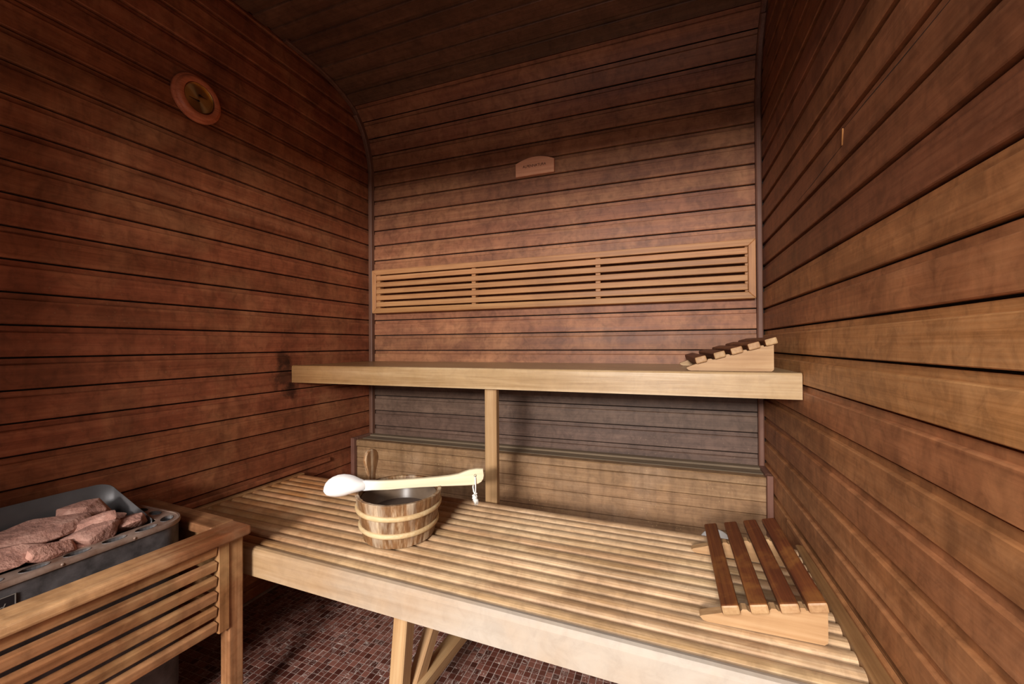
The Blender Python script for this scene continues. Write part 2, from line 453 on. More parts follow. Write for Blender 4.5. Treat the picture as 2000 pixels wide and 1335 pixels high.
def at(s, depth=0.0):
    s = min(max(s, 0), SC[-1] - 1e-6); i = int(np.searchsorted(SC, s, 'right') - 1); i = min(i, len(SEG) - 1)
    u = (s - SC[i]) / SEG[i]; p = PN[i] * (1 - u) + PN[i + 1] * u
    def tan(j): j = min(max(j, 0), len(SEG) - 1); return (PN[j + 1] - PN[j]) / SEG[j]
    t = tan(i - 1) * max(0, .5 - u) + tan(i) * (1 - abs(u - .5)) + tan(i + 1) * max(0, u - .5); t /= np.linalg.norm(t)
    n = np.array([-t[1], t[0]])          # towards the room
    return (p[0] + n[0] * depth, p[1] + n[1] * depth), t

wb = bar('wall_back', -0.06, W + 0.06, D + TH, D + 0.06, -0.02, 2.5, M_back, bev=0)
tag(wb, 'back wall of horizontal boards curving over into the ceiling above the upper bench', 'wall', kind='structure')
cl = bar('ceiling', -0.06, W + 0.06, YF, D + 0.1, CEIL + TH, CEIL + 0.06, M_back, bev=0)
tag(cl, 'boarded ceiling with shade darkened into its colour, running into the rounded back corner', 'ceiling', kind='structure')
cv = None
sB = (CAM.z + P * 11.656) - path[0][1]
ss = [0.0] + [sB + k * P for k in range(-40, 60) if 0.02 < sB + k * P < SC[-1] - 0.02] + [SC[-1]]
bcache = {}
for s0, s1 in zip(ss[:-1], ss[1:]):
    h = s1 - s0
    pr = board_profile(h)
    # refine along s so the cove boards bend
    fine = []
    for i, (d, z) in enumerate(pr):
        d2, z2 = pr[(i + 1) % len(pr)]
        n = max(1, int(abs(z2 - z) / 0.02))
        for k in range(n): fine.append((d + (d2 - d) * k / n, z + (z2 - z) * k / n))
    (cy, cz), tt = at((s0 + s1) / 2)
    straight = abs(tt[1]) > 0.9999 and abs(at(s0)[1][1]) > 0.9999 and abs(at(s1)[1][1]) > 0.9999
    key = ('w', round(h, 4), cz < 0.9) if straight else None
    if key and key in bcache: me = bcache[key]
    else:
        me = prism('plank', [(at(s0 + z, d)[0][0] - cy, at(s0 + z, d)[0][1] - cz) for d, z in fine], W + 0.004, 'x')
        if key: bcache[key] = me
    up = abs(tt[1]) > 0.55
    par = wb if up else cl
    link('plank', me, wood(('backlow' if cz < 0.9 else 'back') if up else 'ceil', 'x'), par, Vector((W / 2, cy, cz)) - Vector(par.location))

# ledge and lower panel under the upper bench (children of the back wall)
bo = Vector(wb.location)
def wbar(name, x0, x1, y0, y1, z0, z1, kind, bev=0.002):
    o = bar(name, x0, x1, y0, y1, z0, z1, wood(kind, 'x'), wb, bev); o.location -= bo; return o
wbar('ledge_board', 0, W, 1.898, D, LEDGE_Z - 0.03, LEDGE_Z + 0.006, 'ledge', 0.003)
wbar('ledge_board', 0, W, 1.836, 1.896, LEDGE_Z - 0.03, LEDGE_Z, 'ledge', 0.003)
wbar('ledge_board', 0, W, LEDGE_Y - 0.006, 1.834, LEDGE_Z - 0.034, LEDGE_Z - 0.001, 'lower', 0.004)
zz = [0.0, 0.05, 0.135, 0.22, 0.304, 0.383, 0.432, LEDGE_Z - 0.036]
for a, b in zip(zz[:-1], zz[1:]):
    pr = [(-0.016, 0.001), (-0.002, 0.001), (0, 0.003), (0, b - a - 0.003), (-0.002, b - a - 0.0005), (-0.016, b - a - 0.0005)]
    o = link('plank', prism('plank', [(-d, z) for d, z in pr], W, 'x'), wood('lower', 'x'), wb, Vector((W / 2, LEDGE_Y, a)) - bo)

# corner trims following the wall profile
def trim_path():
    lo = [(LEDGE_Y, 0.30), (LEDGE_Y, LEDGE_Z + 0.008), (D, LEDGE_Z + 0.03)]
    s_end = [i for i, p in enumerate(path) if p[1] > 2.29][0]
    return lo, [(D, LEDGE_Z)] + path[1:s_end + 1]
def trim(n, x0, x1, label):
    lo, hi = trim_path()
    root = None
    def sweep(pts, d0, name, parent):
        vs, fs = [], []
        m = len(pts)
        for i, p in enumerate(pts):
            a = pts[max(i - 1, 0)]; b = pts[min(i + 1, m - 1)]
            t = Vector((b[0] - a[0], b[1] - a[1])).normalized(); nn = Vector((-t.y, t.x))
            for x, dd in ((x0, -0.001), (x1, -0.001), (x1, d0 - .004), ((x0 + x1) / 2 + (x1 - x0) * .3, d0), ((x0 + x1) / 2 - (x1 - x0) * .3, d0), (x0, d0 - .004)):
                vs.append((x, p[0] + nn.x * dd, p[1] + nn.y * dd))
        k = 6
        for i in range(m - 1):
            for j in range(k):
                l = (j + 1) % k
                fs.append((i * k + j, i * k + l, (i + 1) * k + l, (i + 1) * k + j))
        fs += [tuple(range(k)), tuple(range((m - 1) * k, m * k))]
        return link(name, mesh(name, vs, fs), wood('trim', 'z'), parent)
    root = sweep(hi, 0.026, 'trim_%d' % n, None)
    tag(root, label, 'trim', kind='structure')
    y0 = LEDGE_Y - 0.024
    bar('trim_post', x0, x1, y0, LEDGE_Y - 0.0005, 0.0, LEDGE_Z + 0.012, wood('trim', 'z'), root, 0.002)
    bar('trim_foot', x0, x1, LEDGE_Y, D - 0.027, LEDGE_Z - 0.01, LEDGE_Z + 0.012, wood('trim', 'y'), root, 0.002)
    # thinner strip carrying on under the ceiling
    s_end = [i for i, p in enumerate(path) if p[1] > 2.29][0]
    o = sweep(path[s_end:-3], 0.012, 'trim_strip', root)
trim(1, 0.001, 0.024, 'dark wooden corner strip bent along the cove at the left end of the back wall')
trim(2, W - 0.022, W - 0.001, 'dark wooden corner strip bent along the cove at the right end of the back wall')
o = bar('trim_3', 0.0005, 0.014, 0.80, 1.62, 0.457, 0.478, wood('left', 'y'), None, 0.004)
tag(o, 'thin strip along the left wall just above the lower bench', 'trim', kind='structure')
o = bar('trim_4', W - 0.012, W - 0.0005, 0.0, 1.55, 0.452, 0.470, wood('right', 'y'), None, 0.004)
tag(o, 'thin strip along the right wall just above the lower bench', 'trim', kind='structure')

# unseen wall behind the camera; doorway edges placed to shape the incoming light
wf = bar('wall_front', -0.06, 0.56, YF - 0.05, YF, 0, 2.5, M_wall_plain, bev=0)
tag(wf, 'unseen wall left of the doorway behind the camera, shaped for the light', 'wall', kind='structure')
bar('lintel', 0.56, W + 0.06, YF - 0.05, YF, 1.70, 2.5, M_wall_plain, wf, 0).location -= Vector(wf.location)
bar('jamb', 1.92, W + 0.06, YF - 0.05, YF, 0, 1.70, M_wall_plain, wf, 0).location -= Vector(wf.location)

# floor: grout bed with glass mosaic
fl = bar('floor', -0.06, W + 0.06, YF - 1.6, D + 0.06, -0.06, -0.0012, M_grout, bev=0)
tag(fl, 'floor of small dark maroon glass mosaic with pale joints', 'floor', kind='structure')
foff = Vector(fl.location)
def pix(p):
    d = Vector(p) - CAM; z = d.dot(F_)
    if z < 0.05: return (-1, -1)
    return (1000 + 811.72 * d.dot(R_) / z, 667.5 - 811.72 * d.dot(U_) / z)
tme = box('tile', TP - 0.0021, TP - 0.0021, 0.004, 0.0005)
tme.materials.append(M_tile)
cand = []; rest_t = []
nx = int(W / TP) + 1; ny = int((D - YF) / TP) + 1
for i in range(nx):
    for j in range(ny):
        x = TX0 + (i + .5) * TP; y = TY0 + (j + .5) * TP + YF - (YF % TP)
        if x > W - .01 or y > 1.78: continue
        u, v = pix((x, y, 0))
        fas = 1123 + (u - 482) * 0.2795
        vis = 0 < u < 2000 and v < 1340 and ((u > 480 and v > fas + 6 and u < 1260 and not (762 < u < 800)) or (u <= 436 and v > 1335 - (u - 250) * 0.5))
        (cand if vis else rest_t).append((x, y))
cand.sort(key=lambda p: (p[0] - CAM.x) ** 2 + (p[1] - CAM.y) ** 2)
for x, y in cand[:300]:
    link('tile', tme, None, fl, Vector((x, y, -0.002)) - foff)
rest_t += cand[300:]
vs_, fs_ = [], []
h = (TP - 0.0021) / 2; b = 0.0005
for x, y in rest_t:
    k = len(vs_)
    for q, zt in ((h, -0.004), (h, -b), (h - b, 0.0)):
        vs_ += [(x - q, y - q, zt), (x + q, y - q, zt), (x + q, y + q, zt), (x - q, y + q, zt)]
    fs_.append((k + 8, k + 9, k + 10, k + 11))
    for a in (0, 4):
        for m in range(4): fs_.append((k + a + m, k + a + (m + 1) % 4, k + a + 4 + (m + 1) % 4, k + a + 4 + m))
tf = bpy.data.meshes.new('tile_field'); tf.from_pydata(vs_, [], fs_); tf.update()
tag(link('tile_field', tf, M_tile, fl, -foff), kind='stuff')

# ------------------------------------------------------------------ benches
def slat_profile(w, h, r):
    """rounded-top bar, (across, z) with top at 0"""
    pts = [(-w / 2, -h), (w / 2, -h)]
    for k in range(5):
        a = math.pi / 2 * k / 4
        pts.append((w / 2 - r + r * math.cos(a), -r * .75 + r * .75 * math.sin(a)))
    for k in range(5):
        a = math.pi / 2 + math.pi / 2 * k / 4
        pts.append((-w / 2 + r + r * math.cos(a), -r * .75 + r * .75 * math.sin(a)))
    return pts

# lower bench, standing very slightly askew
LBZ = 0.455; SK = -0.026
lb = empty('sauna_bench', (0.03, 0.874 + SK * 0.03, 0)); lb.rotation_euler.z = math.atan(SK)
tag(lb, 'wide lower slatted bench of pale wood carrying the bucket', 'bench', 'sauna benches')
LL = 1.876
fr = [(0.0, -0.078), (0.026, -0.078), (0.026, -0.006), (0.022, -0.0015), (0.014, 0.0), (0.006, -0.002), (0.0015, -0.007), (0.0, -0.014)]
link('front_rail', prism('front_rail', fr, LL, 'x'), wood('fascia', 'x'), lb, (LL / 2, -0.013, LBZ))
sp = 0.0415
me = prism('slat', slat_profile(sp - 0.0045, 0.030, 0.0165), LL, 'x')
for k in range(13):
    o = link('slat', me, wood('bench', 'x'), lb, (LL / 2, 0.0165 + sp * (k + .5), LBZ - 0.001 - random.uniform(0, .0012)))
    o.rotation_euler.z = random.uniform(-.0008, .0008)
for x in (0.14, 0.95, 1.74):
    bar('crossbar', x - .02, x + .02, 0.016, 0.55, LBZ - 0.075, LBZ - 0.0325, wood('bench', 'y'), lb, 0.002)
def leaning(name, p0, p1, w, d, kind, parent, roll=0.0):
    """square bar from p0 to p1"""
    p0, p1 = Vector(p0), Vector(p1); L = (p1 - p0).length
    q = (p1 - p0).to_track_quat('Z', 'Y')
    o = link(name, box(name, w, d, L, 0.003), wood(kind, 'z'), parent, (p0 + p1) / 2); o.rotation_euler = q.to_euler()
    return o
leaning('leg', (0.897, 0.042, 0.0), (0.932, 0.042, LBZ - 0.076), 0.040, 0.040, 'runner', lb)
leaning('leg', (0.915, 0.515, 0.0), (0.915, 0.515, LBZ - 0.076), 0.040, 0.040, 'runner', lb)
leaning('brace', (0.925, 0.075, 0.12), (0.935, 0.262, LBZ - 0.085), 0.030, 0.042, 'runner', lb)
leaning('stretcher', (0.935, 0.07, 0.135), (0.937, 0.492, 0.122), 0.045, 0.034, 'runner', lb)
bar('side_rail', 1.8765, 1.9095, -0.013, 0.56, LBZ - 0.04, LBZ + 0.006, wood('rail', 'y'), lb, 0.003)
bar('side_rail', -0.0255, -0.0005, -0.013, 0.56, LBZ - 0.04, LBZ + 0.001, wood('guard', 'y'), lb, 0.002)

# upper bench
UBZ = 0.9435
ub = empty('sauna_bench', (0.002, 1.402, 0))
tag(ub, 'upper bench with thick front board fixed between the side walls', 'bench', 'sauna benches')
UL = W - 0.004
fr2 = [(0.0, -0.077), (0.028, -0.077), (0.028, -0.002), (0.024, 0.0), (0.008, 0.0), (0.0025, -0.002), (0.0, -0.007)]
link('front_rail', prism('front_rail', fr2, UL, 'x'), wood('upper', 'x'), ub, (UL / 2, 0, UBZ))
me = prism('slat', slat_profile(0.0448, 0.026, 0.0025), UL, 'x')
for k in range(11):
    link('slat', me, wood('upper', 'x'), ub, (UL / 2, 0.0515 + 0.0455 * k, UBZ - 0.001))
for x in (0.14, 0.95, 1.78):
    bar('crossbar', x - .02, x + .02, 0.0285, 0.535, UBZ - 0.07, UBZ - 0.0275, wood('upper', 'y'), ub, 0.002)
bar('leg', 0.937, 0.985, 0.028 + .0005, 0.058, 0.0, UBZ - 0.0715, wood('runner', 'z'), ub, 0.003)

# ------------------------------------------------------------------ backrest on the back wall
br = empty('backrest', (0.048, D - 0.0005, 1.209))
tag(br, 'long framed backrest of five thin slats on the back wall', 'backrest')
BW, BH = 1.871, 0.238
def mitred(name, L, w, d, axis, loc, flip):
    # frame rail, long side outside; local: along, across(0..w inward), depth
    vs = []
    for y in (0, -d):
        ins = 0.0 if y == 0 else 0.003
        for a, c in ((0, 0), (L, 0), (L - w, w), (w, w)):
            vs.append((a, c, y))
    fs = [(0, 1, 2, 3), (7, 6, 5, 4)] + [(i, (i + 1) % 4, 4 + (i + 1) % 4, 4 + i) for i in range(4)]
    out = []
    for a, c, y in vs:
        if axis == 'x': out.append((a - L / 2, y, c if not flip else -c))
        else: out.append((c if not flip else -c, y, a - L / 2))
    me = mesh(name, out, fs)
    bm = bmesh.new(); bm.from_mesh(me); bmesh.ops.bevel(bm, geom=list(bm.edges), offset=0.0025, segments=2, affect='EDGES', profile=.5); bm.to_mesh(me); bm.free()
    return link(name, me, wood('rest', axis), br, loc)
mitred('frame_rail', BW, 0.027, 0.052, 'x', (BW / 2, 0, 0), False)
mitred('frame_rail', BW, 0.027, 0.052, 'x', (BW / 2, 0, BH), True)
mitred('frame_stile', BH, 0.027, 0.052, 'z', (0, 0, BH / 2), False)
mitred('frame_stile', BH, 0.027, 0.052, 'z', (BW, 0, BH / 2), True)
me = box('slat', BW - 0.056, 0.012, 0.0255, 0.003, 2)
for k in range(5):
    link('slat', me, wood('rest', 'x'), br, (BW / 2, -0.045, 0.0475 + 0.0362 * k))
for x in (0.034, 0.62, 1.245, 1.845):
    bar('batten', x - .011, x + .011, -0.0385, -0.0005, 0.028, 0.211, wood('rest', 'z'), br, 0.001)

# ------------------------------------------------------------------ wooden name plaque
pq = empty('wall_plaque', (0.988, D - 0.0005, 1.856))
tag(pq, 'small reddish wooden plaque with branded lettering and arched top above the backrest', 'plaque')
pts = [(-0.098, 0), (0.098, 0), (0.098, 0.064)]
for k in range(1, 12):
    x = 0.098 - 0.196 * k / 12
    pts.append((x, 0.064 + 0.024 * (1 - (x / 0.098) ** 2)))
pts.append((-0.098, 0.064))
me = prism('board', pts, 0.016, 'y')
bm = bmesh.new(); bm.from_mesh(me); bmesh.ops.bevel(bm, geom=[e for e in bm.edges if abs((e.verts[0].co - e.verts[1].co).y) < 1e-6], offset=0.0015, segments=1, affect='EDGES'); bm.to_mesh(me); bm.free()
link('board', me, wood('plaque', 'x'), pq, (0, -0.008, 0))
me = text_mesh('ALPENNATURA', 0.0165, 0.0004, 0.0, 0.98)
xs = [v.co.x for v in me.vertices]; sc = 0.118 / (max(xs) - min(xs))
o = link('lettering', me, M_text, pq, (0.058, -0.0165, 0.038), (math.pi / 2, 0, 0)); o.scale = (sc, 1.15, 1)

# ------------------------------------------------------------------ round gauge on the left wall
gz = empty('wall_thermometer', (0.0005, 0.998, 1.921))
tag(gz, 'round wooden thermometer with brass dial high on the left wall', 'thermometer')
def lathe(name, prof, seg=64, smooth=True, axis='x'):
    """prof = (distance along axis, radius) open polyline"""
    vs, fs = [], []
    n = len(prof)
    for k in range(seg):
        a = 2 * math.pi * k / seg
        for h_, r in prof:
            c, s = r * math.cos(a), r * math.sin(a)
            vs.append({'x': (h_, c, s), 'z': (c, s, h_)}[axis])
    for k in range(seg):
        l = (k + 1) % seg
        for i in range(n - 1):
            fs.append((k * n + i, k * n + i + 1, l * n + i + 1, l * n + i))
    me = mesh(name, vs, fs)
    if smooth:
        for p in me.polygons: p.use_smooth = True
    return me
def shade_auto(me, ang=35):
    bm = bmesh.new(); bm.from_mesh(me)
    for f in bm.faces: f.smooth = True
    for e in bm.edges:
        if len(e.link_faces) == 2 and e.calc_face_angle(0) > math.radians(ang): e.smooth = False
    bm.to_mesh(me); bm.free(); return me
RG = 0.083
ring = [(0.0, 0.040), (0.0, RG - .006), (0.002, RG), (0.010, RG), (0.014, RG - .004), (0.015, RG - .007), (0.024, RG - .012), (0.026, RG - .016), (0.026, 0.056), (0.024, 0.053), (0.012, 0.052)]
link('rim', shade_auto(lathe('rim', ring)), wood('gauge', 'y'), gz)
bz = [(0.012, 0.052), (0.020, 0.0515), (0.0215, 0.050), (0.020, 0.0485), (0.0135, 0.048)]
link('bezel', shade_auto(lathe('bezel', bz)), plain('brass_bezel', 'b08a50', 0.3, 1.0), gz)
link('dial', lathe('dial', [(0.0135, 0.0005), (0.0135, 0.0485)], 64, False), M_dial, gz)
for (y, z, a, L) in ((0.004, 0.014, -0.06, 0.026), (0.0, -0.008, math.pi + 0.02, 0.032)):
    o = link('pointer', mesh('pointer', [(0, -0.004, -0.0014), (0, L, -0.0003), (0, L, 0.0003), (0, -0.004, 0.0014), (0.001, -0.004, -0.0014), (0.001, L, -0.0003), (0.001, L, 0.0003), (0.001, -0.004, 0.0014)],
             [(0, 1, 2, 3), (7, 6, 5, 4), (0, 1, 5, 4), (1, 2, 6, 5), (2, 3, 7, 6), (3, 0, 4, 7)]), M_black, gz, (0.015, y, z), (a, 0, 0))
    link('pivot', lathe('pivot', [(0.0, 0.0028), (0.0024, 0.0028), (0.0024, 0.0002)], 16, False), M_black, gz, (0.0145, y, z))

# ------------------------------------------------------------------ heater with guard and stones
GA = math.radians(-3.2)
gd = empty('heater_guard', (0.512, 0.822, 0), GA)
tag(gd, 'slatted wooden guard rail around the sauna heater', 'guard rail')
def g(name, x0, x1, y0, y1, z0, z1, axis, bev=0.003, seg=2):
    return bar(name, x0, x1, y0, y1, z0, z1, wood({'top_rail': 'grail', 'end_rail': 'gend'}.get(name, 'guard'), axis), gd, bev, seg)
g('top_rail', -0.078, 0.0, -0.86, 0.0, 0.514, 0.540, 'y', 0.007, 3)
g('end_rail', -0.50, -0.0785, -0.062, 0.004, 0.514, 0.540, 'x', 0.006, 3)
for y in (-0.048, -0.80):
    g('leg', -0.060, -0.022, y, y + 0.038, 0.0, 0.5135, 'z')
g('stile', -0.040, -0.018, -0.077, -0.049, 0.280, 0.5135, 'z', 0.002, 1)
g('stile', -0.040, -0.018, -0.762, -0.734, 0.280, 0.5135, 'z', 0.002, 1)
me = box('slat', 0.0175, 0.652, 0.0240, 0.0025, 2)
for k in range(6):
    o = link('slat', me, wood('guard', 'y'), gd, (-0.027, -0.4055, 0.4985 - 0.0392 * k)); o.rotation_euler.y = math.radians(10)
me = box('end_slat', 0.40, 0.018, 0.040, 0.003)
for k in range(4):
    link('end_slat', me, wood('guard', 'x'), gd, (-0.275, -0.030, 0.486 - 0.062 * k))
g('wall_stile', -0.50, -0.47, -0.058, -0.040, 0.25, 0.5135, 'z', 0.002, 1)

HZ = 0.566
hx0, hx1, hy0, hy1 = 0.055, 0.362, 0.08, 0.762
def rrect(x0, x1, y0, y1, r, n=8):
    out = []
    for cx, cy, a0 in ((x1 - r, y0 + r, -90), (x1 - r, y1 - r, 0), (x0 + r, y1 - r, 90), (x0 + r, y0 + r, 180)):
        for k in range(n + 1):
            a = math.radians(a0 + 90 * k / n); out.append((cx + r * math.cos(a), cy + r * math.sin(a)))
    return out
ht = empty('sauna_heater', ((hx0 + hx1) / 2, (hy0 + hy1) / 2, 0)); ho = Vector(ht.location)
tag(ht, 'dark steel electric sauna heater filled with stones behind the guard', 'heater')
def band(name, loops, mat, caps=(), smooth=True):
    n = len(loops[0][0]); vs, fs = [], []
    for lp, z in loops: vs += [(x - ho.x, y - ho.y, z) for x, y in lp]
    for i in range(len(loops) - 1):
        for k in range(n):
            l = (k + 1) % n; fs.append((i * n + k, i * n + l, (i + 1) * n + l, (i + 1) * n + k))
    for c in caps: fs.append(tuple(range(c * n, c * n + n)))
    me = mesh(name, vs, fs)
    return link(name, shade_auto(me), mat, ht)
def rr(i, r=0.07): return rrect(hx0 + i, hx1 - i, hy0 + i, hy1 - i, max(r - i, 0.01))
band('casing', [(rr(0.004), 0.12), (rr(0.004), HZ - 0.006)], M_steel_d)
band('basin', [(rr(0.006), HZ - 0.004), (rr(0.050), HZ - 0.02), (rr(0.055), HZ - 0.10), (rr(0.07), HZ - 0.105)], M_hole, caps=(3,))
band('base', [(rr(0.006), 0.125), (rr(0.006), 0.118)], M_steel_d, caps=(0, 1))
band('lip', [(rr(0.0035), HZ - 0.012), (rr(0.0), HZ - 0.010), (rr(-0.001), HZ - 0.004), (rr(0.001), HZ + 0.001), (rr(0.006), HZ + 0.0015), (rr(0.008), HZ - 0.001)], M_rust)
# flange with oval air holes
holes = []
def oval(cx, cy, a, b, rot):
    return [(cx + a * math.cos(t) * math.cos(rot) - b * math.sin(t) * math.sin(rot), cy + a * math.cos(t) * math.sin(rot) + b * math.sin(t) * math.cos(rot)) for t in [2 * math.pi * k / 20 for k in range(20)]]
for y in (0.667, 0.602, 0.535, 0.467, 0.40, 0.33, 0.26, 0.19): holes.append(oval(0.336, y, 0.0235, 0.0125, math.pi / 2))
holes += [oval(0.318, 0.724, 0.022, 0.013, math.radians(135)), oval(0.245, 0.737, 0.020, 0.0115, 0), oval(0.185, 0.737, 0.020, 0.0115, 0)]
lps = [rr(0.004)] + [rr(0.052)] + holes
me = plate2d('flange', [[(x - ho.x, y - ho.y) for x, y in lp] for lp in lps], 0.002)
link('flange', me, M_rust, ht, (0, 0, HZ - 0.001))
for hl in holes:
    n = len(hl); cxy = Vector((sum(p[0] for p in hl) / n, sum(p[1] for p in hl) / n))
    vs = [(p[0] - ho.x, p[1] - ho.y, HZ + .001) for p in hl] + [(p[0] - ho.x, p[1] - ho.y, HZ - 0.018) for p in hl]
    link('air_hole', mesh('air_hole', vs, [(k, (k + 1) % n, n + (k + 1) % n, n + k) for k in range(n)]), M_steel, ht)
for y in (0.63, 0.50, 0.36):
    link('rivet', lathe('rivet', [(0.0, 0.0035), (0.001, 0.003), (0.0016, 0.0005)], 12, True), M_rust, ht, (hx1 + 0.0005 - ho.x, y - ho.y, HZ - 0.005))
# deflector plate rising behind the stones and round the end
dpath = [(0.085, hy0 + 0.02), (0.085, 0.40), (0.085, 0.60), (0.085, 0.66)]
zt = [0.645, 0.645, 0.645, 0.644]
for k in range(1, 7):
    a = math.radians(180 - 90 * k / 6); dpath.append((0.122 + 0.037 * math.cos(a), 0.672 + 0.037 * math.sin(a))); zt.append([.644, .643, .641, .638, .633, .627][k - 1])
for k in range(1, 9):
    u = k / 8; dpath.append((0.122 + 0.168 * u, 0.709 - 0.004 * u)); zt.append(0.627 - (0.627 - HZ - 0.003) * u)
vs, fs = [], []
for (x, y), z in zip(dpath, zt): vs += [(x - ho.x, y - ho.y, HZ - 0.03), (x - ho.x, y - ho.y, z)]
for k in range(len(dpath) - 1): fs.append((2 * k, 2 * k + 2, 2 * k + 3, 2 * k + 1))
o = link('deflector', mesh('deflector', vs, fs, True), M_steel, ht)
sm = o.modifiers.new('thickness', 'SOLIDIFY'); sm.thickness = 0.002; sm.offset = 0
# nameplate on the front face
np_ = bar('nameplate', hx1 - 0.0038, hx1 - 0.0016, 0.325, 0.432, 0.468, 0.538, M_plate, ht, 0.0005); np_.location -= ho
for (y0, y1, z0, z1) in ((-0.0535, 0.0535, 0.0335, 0.035), (-0.0535, 0.0535, -0.035, -0.0335), (0.052, 0.0535, -0.0335, 0.0335), (-0.0535, -0.052, -0.0335, 0.0335)):
    bar('border', 0.001, 0.0018, y0, y1, z0, z1, M_plate_text, np_, 0)
o = link('lettering', text_mesh('Finland', 0.020, 0.0002, 0.4), M_plate_text, np_, (0.0013, 0.036, 0.008), (math.pi / 2, 0, math.pi / 2))
o = link('lettering', text_mesh('SAVO', 0.034, 0.0002, 0.0), M_plate_text, np_, (0.0013, 0.048, -0.022), (math.pi / 2, 0, math.pi / 2))
for x, y in ((0.11, 0.15), (0.31, 0.15), (0.11, 0.68), (0.31, 0.68)):
    bar('foot', x - .015 - ho.x, x + .015 - ho.x, y - .015 - ho.y, y + .015 - ho.y, 0, 0.119, M_steel_d, ht, 0.002)

def rock(seed, sx, sy, sz):
    rg = random.Random(seed)
    bm = bmesh.new()
    for _ in range(20):
        v = Vector((rg.gauss(0, 1), rg.gauss(0, 1), rg.gauss(0, 0.8))).normalized()
        r = rg.uniform(0.86, 1.05)
        bm.verts.new((v.x * r * sx, v.y * r * sy, max(-0.75, min(0.75, v.z * r)) * sz))
    ch = bmesh.ops.convex_hull(bm, input=bm.verts)
    bmesh.ops.delete(bm, geom=[g_ for g_ in ch['geom_interior'] if isinstance(g_, bmesh.types.BMVert)], context='VERTS')
    bmesh.ops.dissolve_limit(bm, angle_limit=math.radians(14), verts=bm.verts, edges=bm.edges)
    bmesh.ops.bevel(bm, geom=list(bm.edges), offset=min(sx, sy, sz) * 0.12, segments=2, profile=0.6, affect='EDGES', clamp_overlap=True)
    bmesh.ops.triangulate(bm, faces=bm.faces)
    bmesh.ops.subdivide_edges(bm, edges=bm.edges, cuts=1, use_grid_fill=True)
    ph = [rg.uniform(0, 6) for _ in range(6)]
    for v in bm.verts:
        c = v.co
        k = 0.0011 * math.sin(130 * c.x + ph[0]) * math.sin(110 * c.y + ph[1]) + 0.0007 * math.sin(260 * c.z + ph[2] + 190 * c.y) 
        v.co += c.normalized() * k
    bmesh.ops.recalc_face_normals(bm, faces=bm.faces)
    me = bpy.data.meshes.new('sauna_stone'); bm.to_mesh(me); bm.free()
    return shade_auto(me, 22)
STONES = [
    ((0.225, 0.515, 0.600), (0.060, 0.105, 0.028), (8, 20, 12), 'largest flat pink slab in the middle of the heater stones'),
    ((0.262, 0.578, 0.588), (0.028, 0.070, 0.020), (25, 30, -8), 'thin darker slab leaning against the right end of the largest heater stone'),
    ((0.180, 0.607, 0.602), (0.050, 0.068, 0.036), (0, 8, 0), 'tall rounded pink stone at the back of the heater'),
    ((0.208, 0.660, 0.578), (0.030, 0.030, 0.028), (10, 0, 30), 'small brown stone beside the metal deflector of the heater'),
    ((0.290, 0.588, 0.580), (0.042, 0.064, 0.026), (4, 12, -6), 'rough pale stone at the front edge near the right end of the heater'),
    ((0.280, 0.660, 0.574), (0.032, 0.042, 0.024), (0, 10, 15), 'pale pointed stone closest to the right corner of the heater rim'),
    ((0.275, 0.435, 0.586), (0.055, 0.078, 0.024), (0, 10, 5), 'broad purplish slab at the front left of the heater stones'),
    ((0.303, 0.508, 0.577), (0.026, 0.062, 0.024), (-12, 18, 5), 'long narrow stone lying along the front rim of the heater'),
    ((0.150, 0.470, 0.578), (0.045, 0.060, 0.028), (0, 0, 40), 'brown stone behind the left end of the largest heater stone'),
    ((0.225, 0.600, 0.550), (0.060, 0.060, 0.030), (0, 0, 10), 'half hidden stone deep between the right-hand heater stones'),
    ((0.290, 0.550, 0.558), (0.030, 0.040, 0.020), (0, 0, 0), 'little rough stone wedged behind the rim below the thin slab'),
    ((0.200, 0.370, 0.580), (0.070, 0.080, 0.030), (5, 5, 20), 'wide stone at the left end of the heater, mostly cut off'),
]
for i, (loc, s, r, lab) in enumerate(STONES):
    o = link('sauna_stone', rock(100 + i * 7, *s), M_stone, None, loc, tuple(math.radians(a) for a in r))
    tag(o, lab, 'stone', 'stones in the sauna heater')

# ------------------------------------------------------------------ bucket
BX, BY = 0.805, 1.085; RB, RT, BZ, BT = 0.107, 0.129, LBZ + 0.001, 0.5855
bk = empty('water_bucket', (BX, BY, BZ))
tag(bk, 'small wooden stave bucket standing on the lower bench', 'bucket')
BHt = BT - BZ
def stave_mesh(a0, a1, r0, r1, th, h, n=3):
    vs, fs = [], []
    ring_ = []
    e = 0.0012
    lv = [(0, r0 - e), (e, r0), (h - e * 1.5, r1 - 0.0003), (h, r1 - e * 1.5), (h, r1 - th + e), (h - e, r1 - th), (0.0, r0 - th)]
    m = len(lv)
    for k in range(n + 1):
        a = a0 + (a1 - a0) * k / n
        dr = -0.0009 if k in (0, n) else 0
        for z, r in lv: vs.append(((r + dr) * math.cos(a), (r + dr) * math.sin(a), z))
    for k in range(n):
        for i in range(m):
            j = (i + 1) % m; fs.append((k * m + i, k * m + j, (k + 1) * m + j, (k + 1) * m + i))
    fs += [tuple(range(m)), tuple(range(n * m, n * m + m))]
    return mesh('stave', vs, fs)
NS = 22
BOV = 1.13                      # slightly oval bucket, longer across the ladle
def ovalize(me):
    for v in me.vertices:
        k = (v.co.x * -0.58612 + v.co.y * 0.81022) * (BOV - 1)
        v.co.x += -0.58612 * k; v.co.y += 0.81022 * k
    return me
HAND = math.radians(172)
for k in range(NS):
    a_ = HAND + 2 * math.pi * k / NS
    link('stave', ovalize(stave_mesh(a_ - math.pi / NS + .002, a_ + math.pi / NS - .002, RB, RT, 0.011, BHt + random.uniform(-.0008, .0008), 4)), wood('stave', 'z'), bk)
